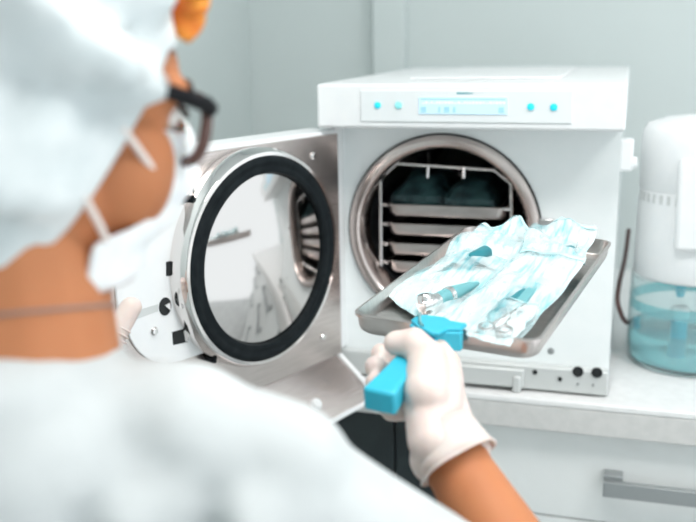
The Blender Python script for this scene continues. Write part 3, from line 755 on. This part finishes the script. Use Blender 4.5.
for i in range(60):
    d_ = ne*math.cos(2*PI*i/60)+ne2*math.sin(2*PI*i/60)
    ok_, hit, nrm, _ = BODY.ray_cast(nc+d_*.14, -d_)
    ring_.append(hit+d_*.0012 if ok_ else nc+d_*.062)
for _ in range(3): ring_ = [(ring_[i-1]+ring_[i]*2+ring_[(i+1) % 60])/4 for i in range(60)]
obj('necklace', tube(ring_, .0013, 6, closed=True), m_chain, PE)
bm = bmesh.new(); legs(bm, .012, FZ); obj_t = fuse('trousers', bm, m_trous, PE, .008, 6)
for s in (-1, 1):
    an = PEL+rt*s*.09; bm = bmesh.new(); a0 = V((an.x-fw.x*.03, an.y-fw.y*.03, FZ+.044)); a1 = V((an.x+fw.x*.13, an.y+fw.y*.13, FZ+.042))
    cap(bm, a0, a1, .043, .04); fuse('shoe', bm, m_shoe, PE, .006, 4)
# cap
def border(x): return max(-.160, min(.040, -.076+(2.15*x if x > 0 else 1.5*x)))
def cap_mesh():
    bm = bmesh.new(); n, k = 96, 44; c = V((-.018, 0, .030)); r3 = V((.101, .091, .100)); rings = []
    top = bm.verts.new(Hd(*(c+V((0, 0, r3.z)))))
    def pt(al, ph): return c+V((r3.x*math.sin(ph)*math.cos(al), r3.y*math.sin(ph)*math.sin(al), r3.z*(1 if math.cos(ph) > 0 else 1.95)*math.cos(ph)))
    ends = []
    for i in range(n):
        al = 2*PI*i/n; lo, hi = .3, PI*.97
        for _ in range(30):
            mid_ = (lo+hi)/2; p = pt(al, mid_)
            if p.z > border(p.x): lo = mid_
            else: hi = mid_
        ends.append(lo)
    for j in range(1, k+1):
        row = []
        for i in range(n):
            al = 2*PI*i/n; p = pt(al, ends[i]*j/k); d = (p-c).normalized(); t = j/k
            # soft folds that run from the hem up over the crown
            q_ = V((d.x*2.2, d.y*2.2, d.z*3.2))
            w = noise.noise(q_*1.2+V((2, 5, 1)))*.010
            G = lambda e_, wd: math.exp(-(e_/wd)**2)
            s1 = p.z-(.024-.30*p.x); w += .011*G(s1, .013)-.008*G(s1+.036, .017)-.008*G(s1-.034, .016)
            s2 = p.z-(-.060-.12*p.x); w += .008*G(s2, .014)-.005*G(s2+.030, .012)
            s3 = p.z-(.085-.45*p.x); w += .006*G(s3, .010)
            w += abs(noise.noise(q_*2.6))*.005
            fr_ = min(1, max(0, (p.x-.025)/.03)); w = w*(1-.9*fr_)-.003*fr_
            hem = max(0, (t-.88)/.12)
            row.append(bm.verts.new(Hd(*(p+d*(1.7*w*(1-hem)-.003*hem**2)))))
        rings.append(row)
    for i in range(n): bm.faces.new((top, rings[0][i], rings[0][(i+1) % n]))
    for A, B in zip(rings, rings[1:]):
        for i in range(n): bm.faces.new((A[i], B[i], B[(i+1) % n], A[(i+1) % n]))
    return bm
CAP = obj('surgical_cap', cap_mesh(), m_cap, PE, solid=.0012); CAP['label'] = 'pale blue-white surgical cap'
# hair gathered under the cap
bm = bmesh.new(); ball(bm, Hd(-.020, 0, .022), (.080, .0725, .079), HA, 28)
for v_ in [v for v in bm.verts if (v.co-O).dot(hf) > .035 - .25*((v.co-O).dot(hu)-.05)]:
    bm.verts.remove(v_)
HAIR = obj('hair', bm, m_hair, PE); HAIR['label'] = 'dark hair gathered under the cap'
# orange flower pinned to the cap
fl = C(180, -10, .575); fb = CAP
bm = bmesh.new()
for k, (dx, dz, tw) in enumerate(((.017, -.012, 0), (.004, -.031, .4), (.020, .012, .8), (-.006, .026, 1.2), (-.022, -.006, 1.6))):
    tipv = fl+CR*dx+CU*dz+CF*(.006*math.sin(k*2)); mid_ = fl.lerp(tipv, .55)+CF*.004
    s = (tipv-fl).cross(CF).normalized(); pts_ = []
    for i in range(9):
        t = i/8; w = .0125*math.sin(PI*min(1, .12+t*.88))**.8
        pc = fl.lerp(tipv, t)+CF*.006*math.sin(PI*t); pts_.append((bm.verts.new(pc-s*w+CF*.003), bm.verts.new(pc), bm.verts.new(pc+s*w+CF*.003)))
    for A, B in zip(pts_, pts_[1:]):
        bm.faces.new((A[0], A[1], B[1], B[0])); bm.faces.new((A[1], A[2], B[2], B[1]))
FLW = obj('flower_ornament', bm, m_orange, PE, solid=.0012); FLW['label'] = 'bright orange petals at the front of the cap'
obj('flower_pin', tube([fl, C(158, -14, .57)], .003, 8), m_orange, FLW)
# mask
def mask_mesh():
    bm = bmesh.new(); n, k = 40, 24; g = []
    for i in range(n+1):
        row = []
        for j in range(k+1):
            v = j/k; z = -.010-.092*v              # from the nose bridge down under the chin
            half = .93+.5*(lambda t: t*t*(3-2*t))(min(1, max(0, (v-.56)/.16)))    # wider below the jaw
            al = (i/n*2-1)*half
            fx = .085+.032*math.sin(PI*min(1, v*1.05+.12))*math.exp(-(al/.8)**2)-.012*v
            rx_, ry_ = fx, .066+.004*math.sin(PI*v)
            p = V((rx_*math.cos(al)+.006, ry_*math.sin(al)*1.02, z-.012*max(0, abs(al)-.3)*v+.012*math.exp(-(al/.35)**2)*(1-v)))
            p += V((1, 0, 0))*.0022*math.sin(v*PI*7)*math.cos(al)
            row.append(bm.verts.new(Hd(*p)))
        g.append(row)
    for i in range(n):
        for j in range(k): bm.faces.new((g[i][j], g[i+1][j], g[i+1][j+1], g[i][j+1]))
    return bm
MSK = obj('face_mask', mask_mesh(), m_mask, PE, solid=.0016); MSK['label'] = 'white pleated face mask'
for s in (-1, 1):
    obj('ear_loop', tube(smoothpath([Hd(.058, s*.061, -.040), Hd(.040, s*.069, -.028), Hd(.020, s*.077, -.014)], 6), .0024, 8, flat=1), m_loop, MSK)
    obj('ear_loop', tube(smoothpath([Hd(.030, s*.062, -.088), Hd(.020, s*.072, -.076), Hd(.0, s*.082, -.056)], 6), .0024, 8), m_loop, MSK)
# eyes
for s in (-1, 1):
    e = obj('eye', lathe([(0, -.012), (.0085, -.0085), (.012, 0), (.0085, .0085), (0, .012)], org=Hd(.070, s*.032, 0), ax=hf, e1=hl, n=20), m_eye, PE)
    obj('eyelash', tube([Hd(.080, s*(.032+.014*math.cos(a)), .006*math.sin(a)+.001) for a in [PI*i/8 for i in range(9)]], .0022, 6), m_lash, e)
    obj('eyebrow', tube([Hd(.083-.008*abs(t), s*(.034+.02*t), .024-.006*t*t) for t in (-1, -.5, 0, .5, 1)], .0028, 6), m_hair, PE)
# glasses
GLS = thing('eyeglasses', '', ''); 
del GLS['label'], GLS['category']
GLS.parent = PE
fx = .092
def rim(s):
    out = []
    for i in range(36):
        a = 2*PI*i/36; c, q_ = math.cos(a), math.sin(a)
        y = .035+.0275*math.copysign(abs(c)**.75, c); z = -.006+.0215*math.copysign(abs(q_)**.8, q_)
        out.append(Hd(fx-.006*abs(y)/.06, s*y, z))
    return out
for s in (-1, 1):
    r_ = rim(s)
    obj('rim', tube(r_, .0040, 8, closed=True), m_tort, GLS)
    bm = bmesh.new(); bm.faces.new([bm.verts.new(p) for p in r_]); obj('lens', bm, m_glass, GLS, solid=.0015, smooth=False)
    obj('temple', tube([Hd(fx-.007, s*.0645, .008), Hd(fx-.014, s*.070, .010), Hd(.05, s*.0745, .012), Hd(.012, s*.0765, .010), Hd(-.01, s*.075, .0)], [.0055, .0055, .0050, .0040, .003], 8), m_frame, GLS)
    obj('end_piece', tube([Hd(fx-.004, s*.058, .009), Hd(fx-.006, s*.0655, .009)], .0042, 8), m_frame, GLS)
obj('bridge', tube(smoothpath([Hd(fx-.001, -.009, .002), Hd(fx+.004, 0, .006), Hd(fx-.001, .009, .002)], 5), .0022, 8), m_tort, GLS)
# put the person's empty at the feet
base = V((PEL.x, PEL.y, FL))
for ch in list(PE.children):
    ch.matrix_parent_inverse = Matrix.Translation(-base)
PE.location = base

# ------------------------------------------------------------------ light
w = bpy.data.worlds.new('world'); sc.world = w; w.use_nodes = True
bg = w.node_tree.nodes['Background']; bg.inputs['Color'].default_value = (.90, .97, 1.0, 1); bg.inputs['Strength'].default_value = .95
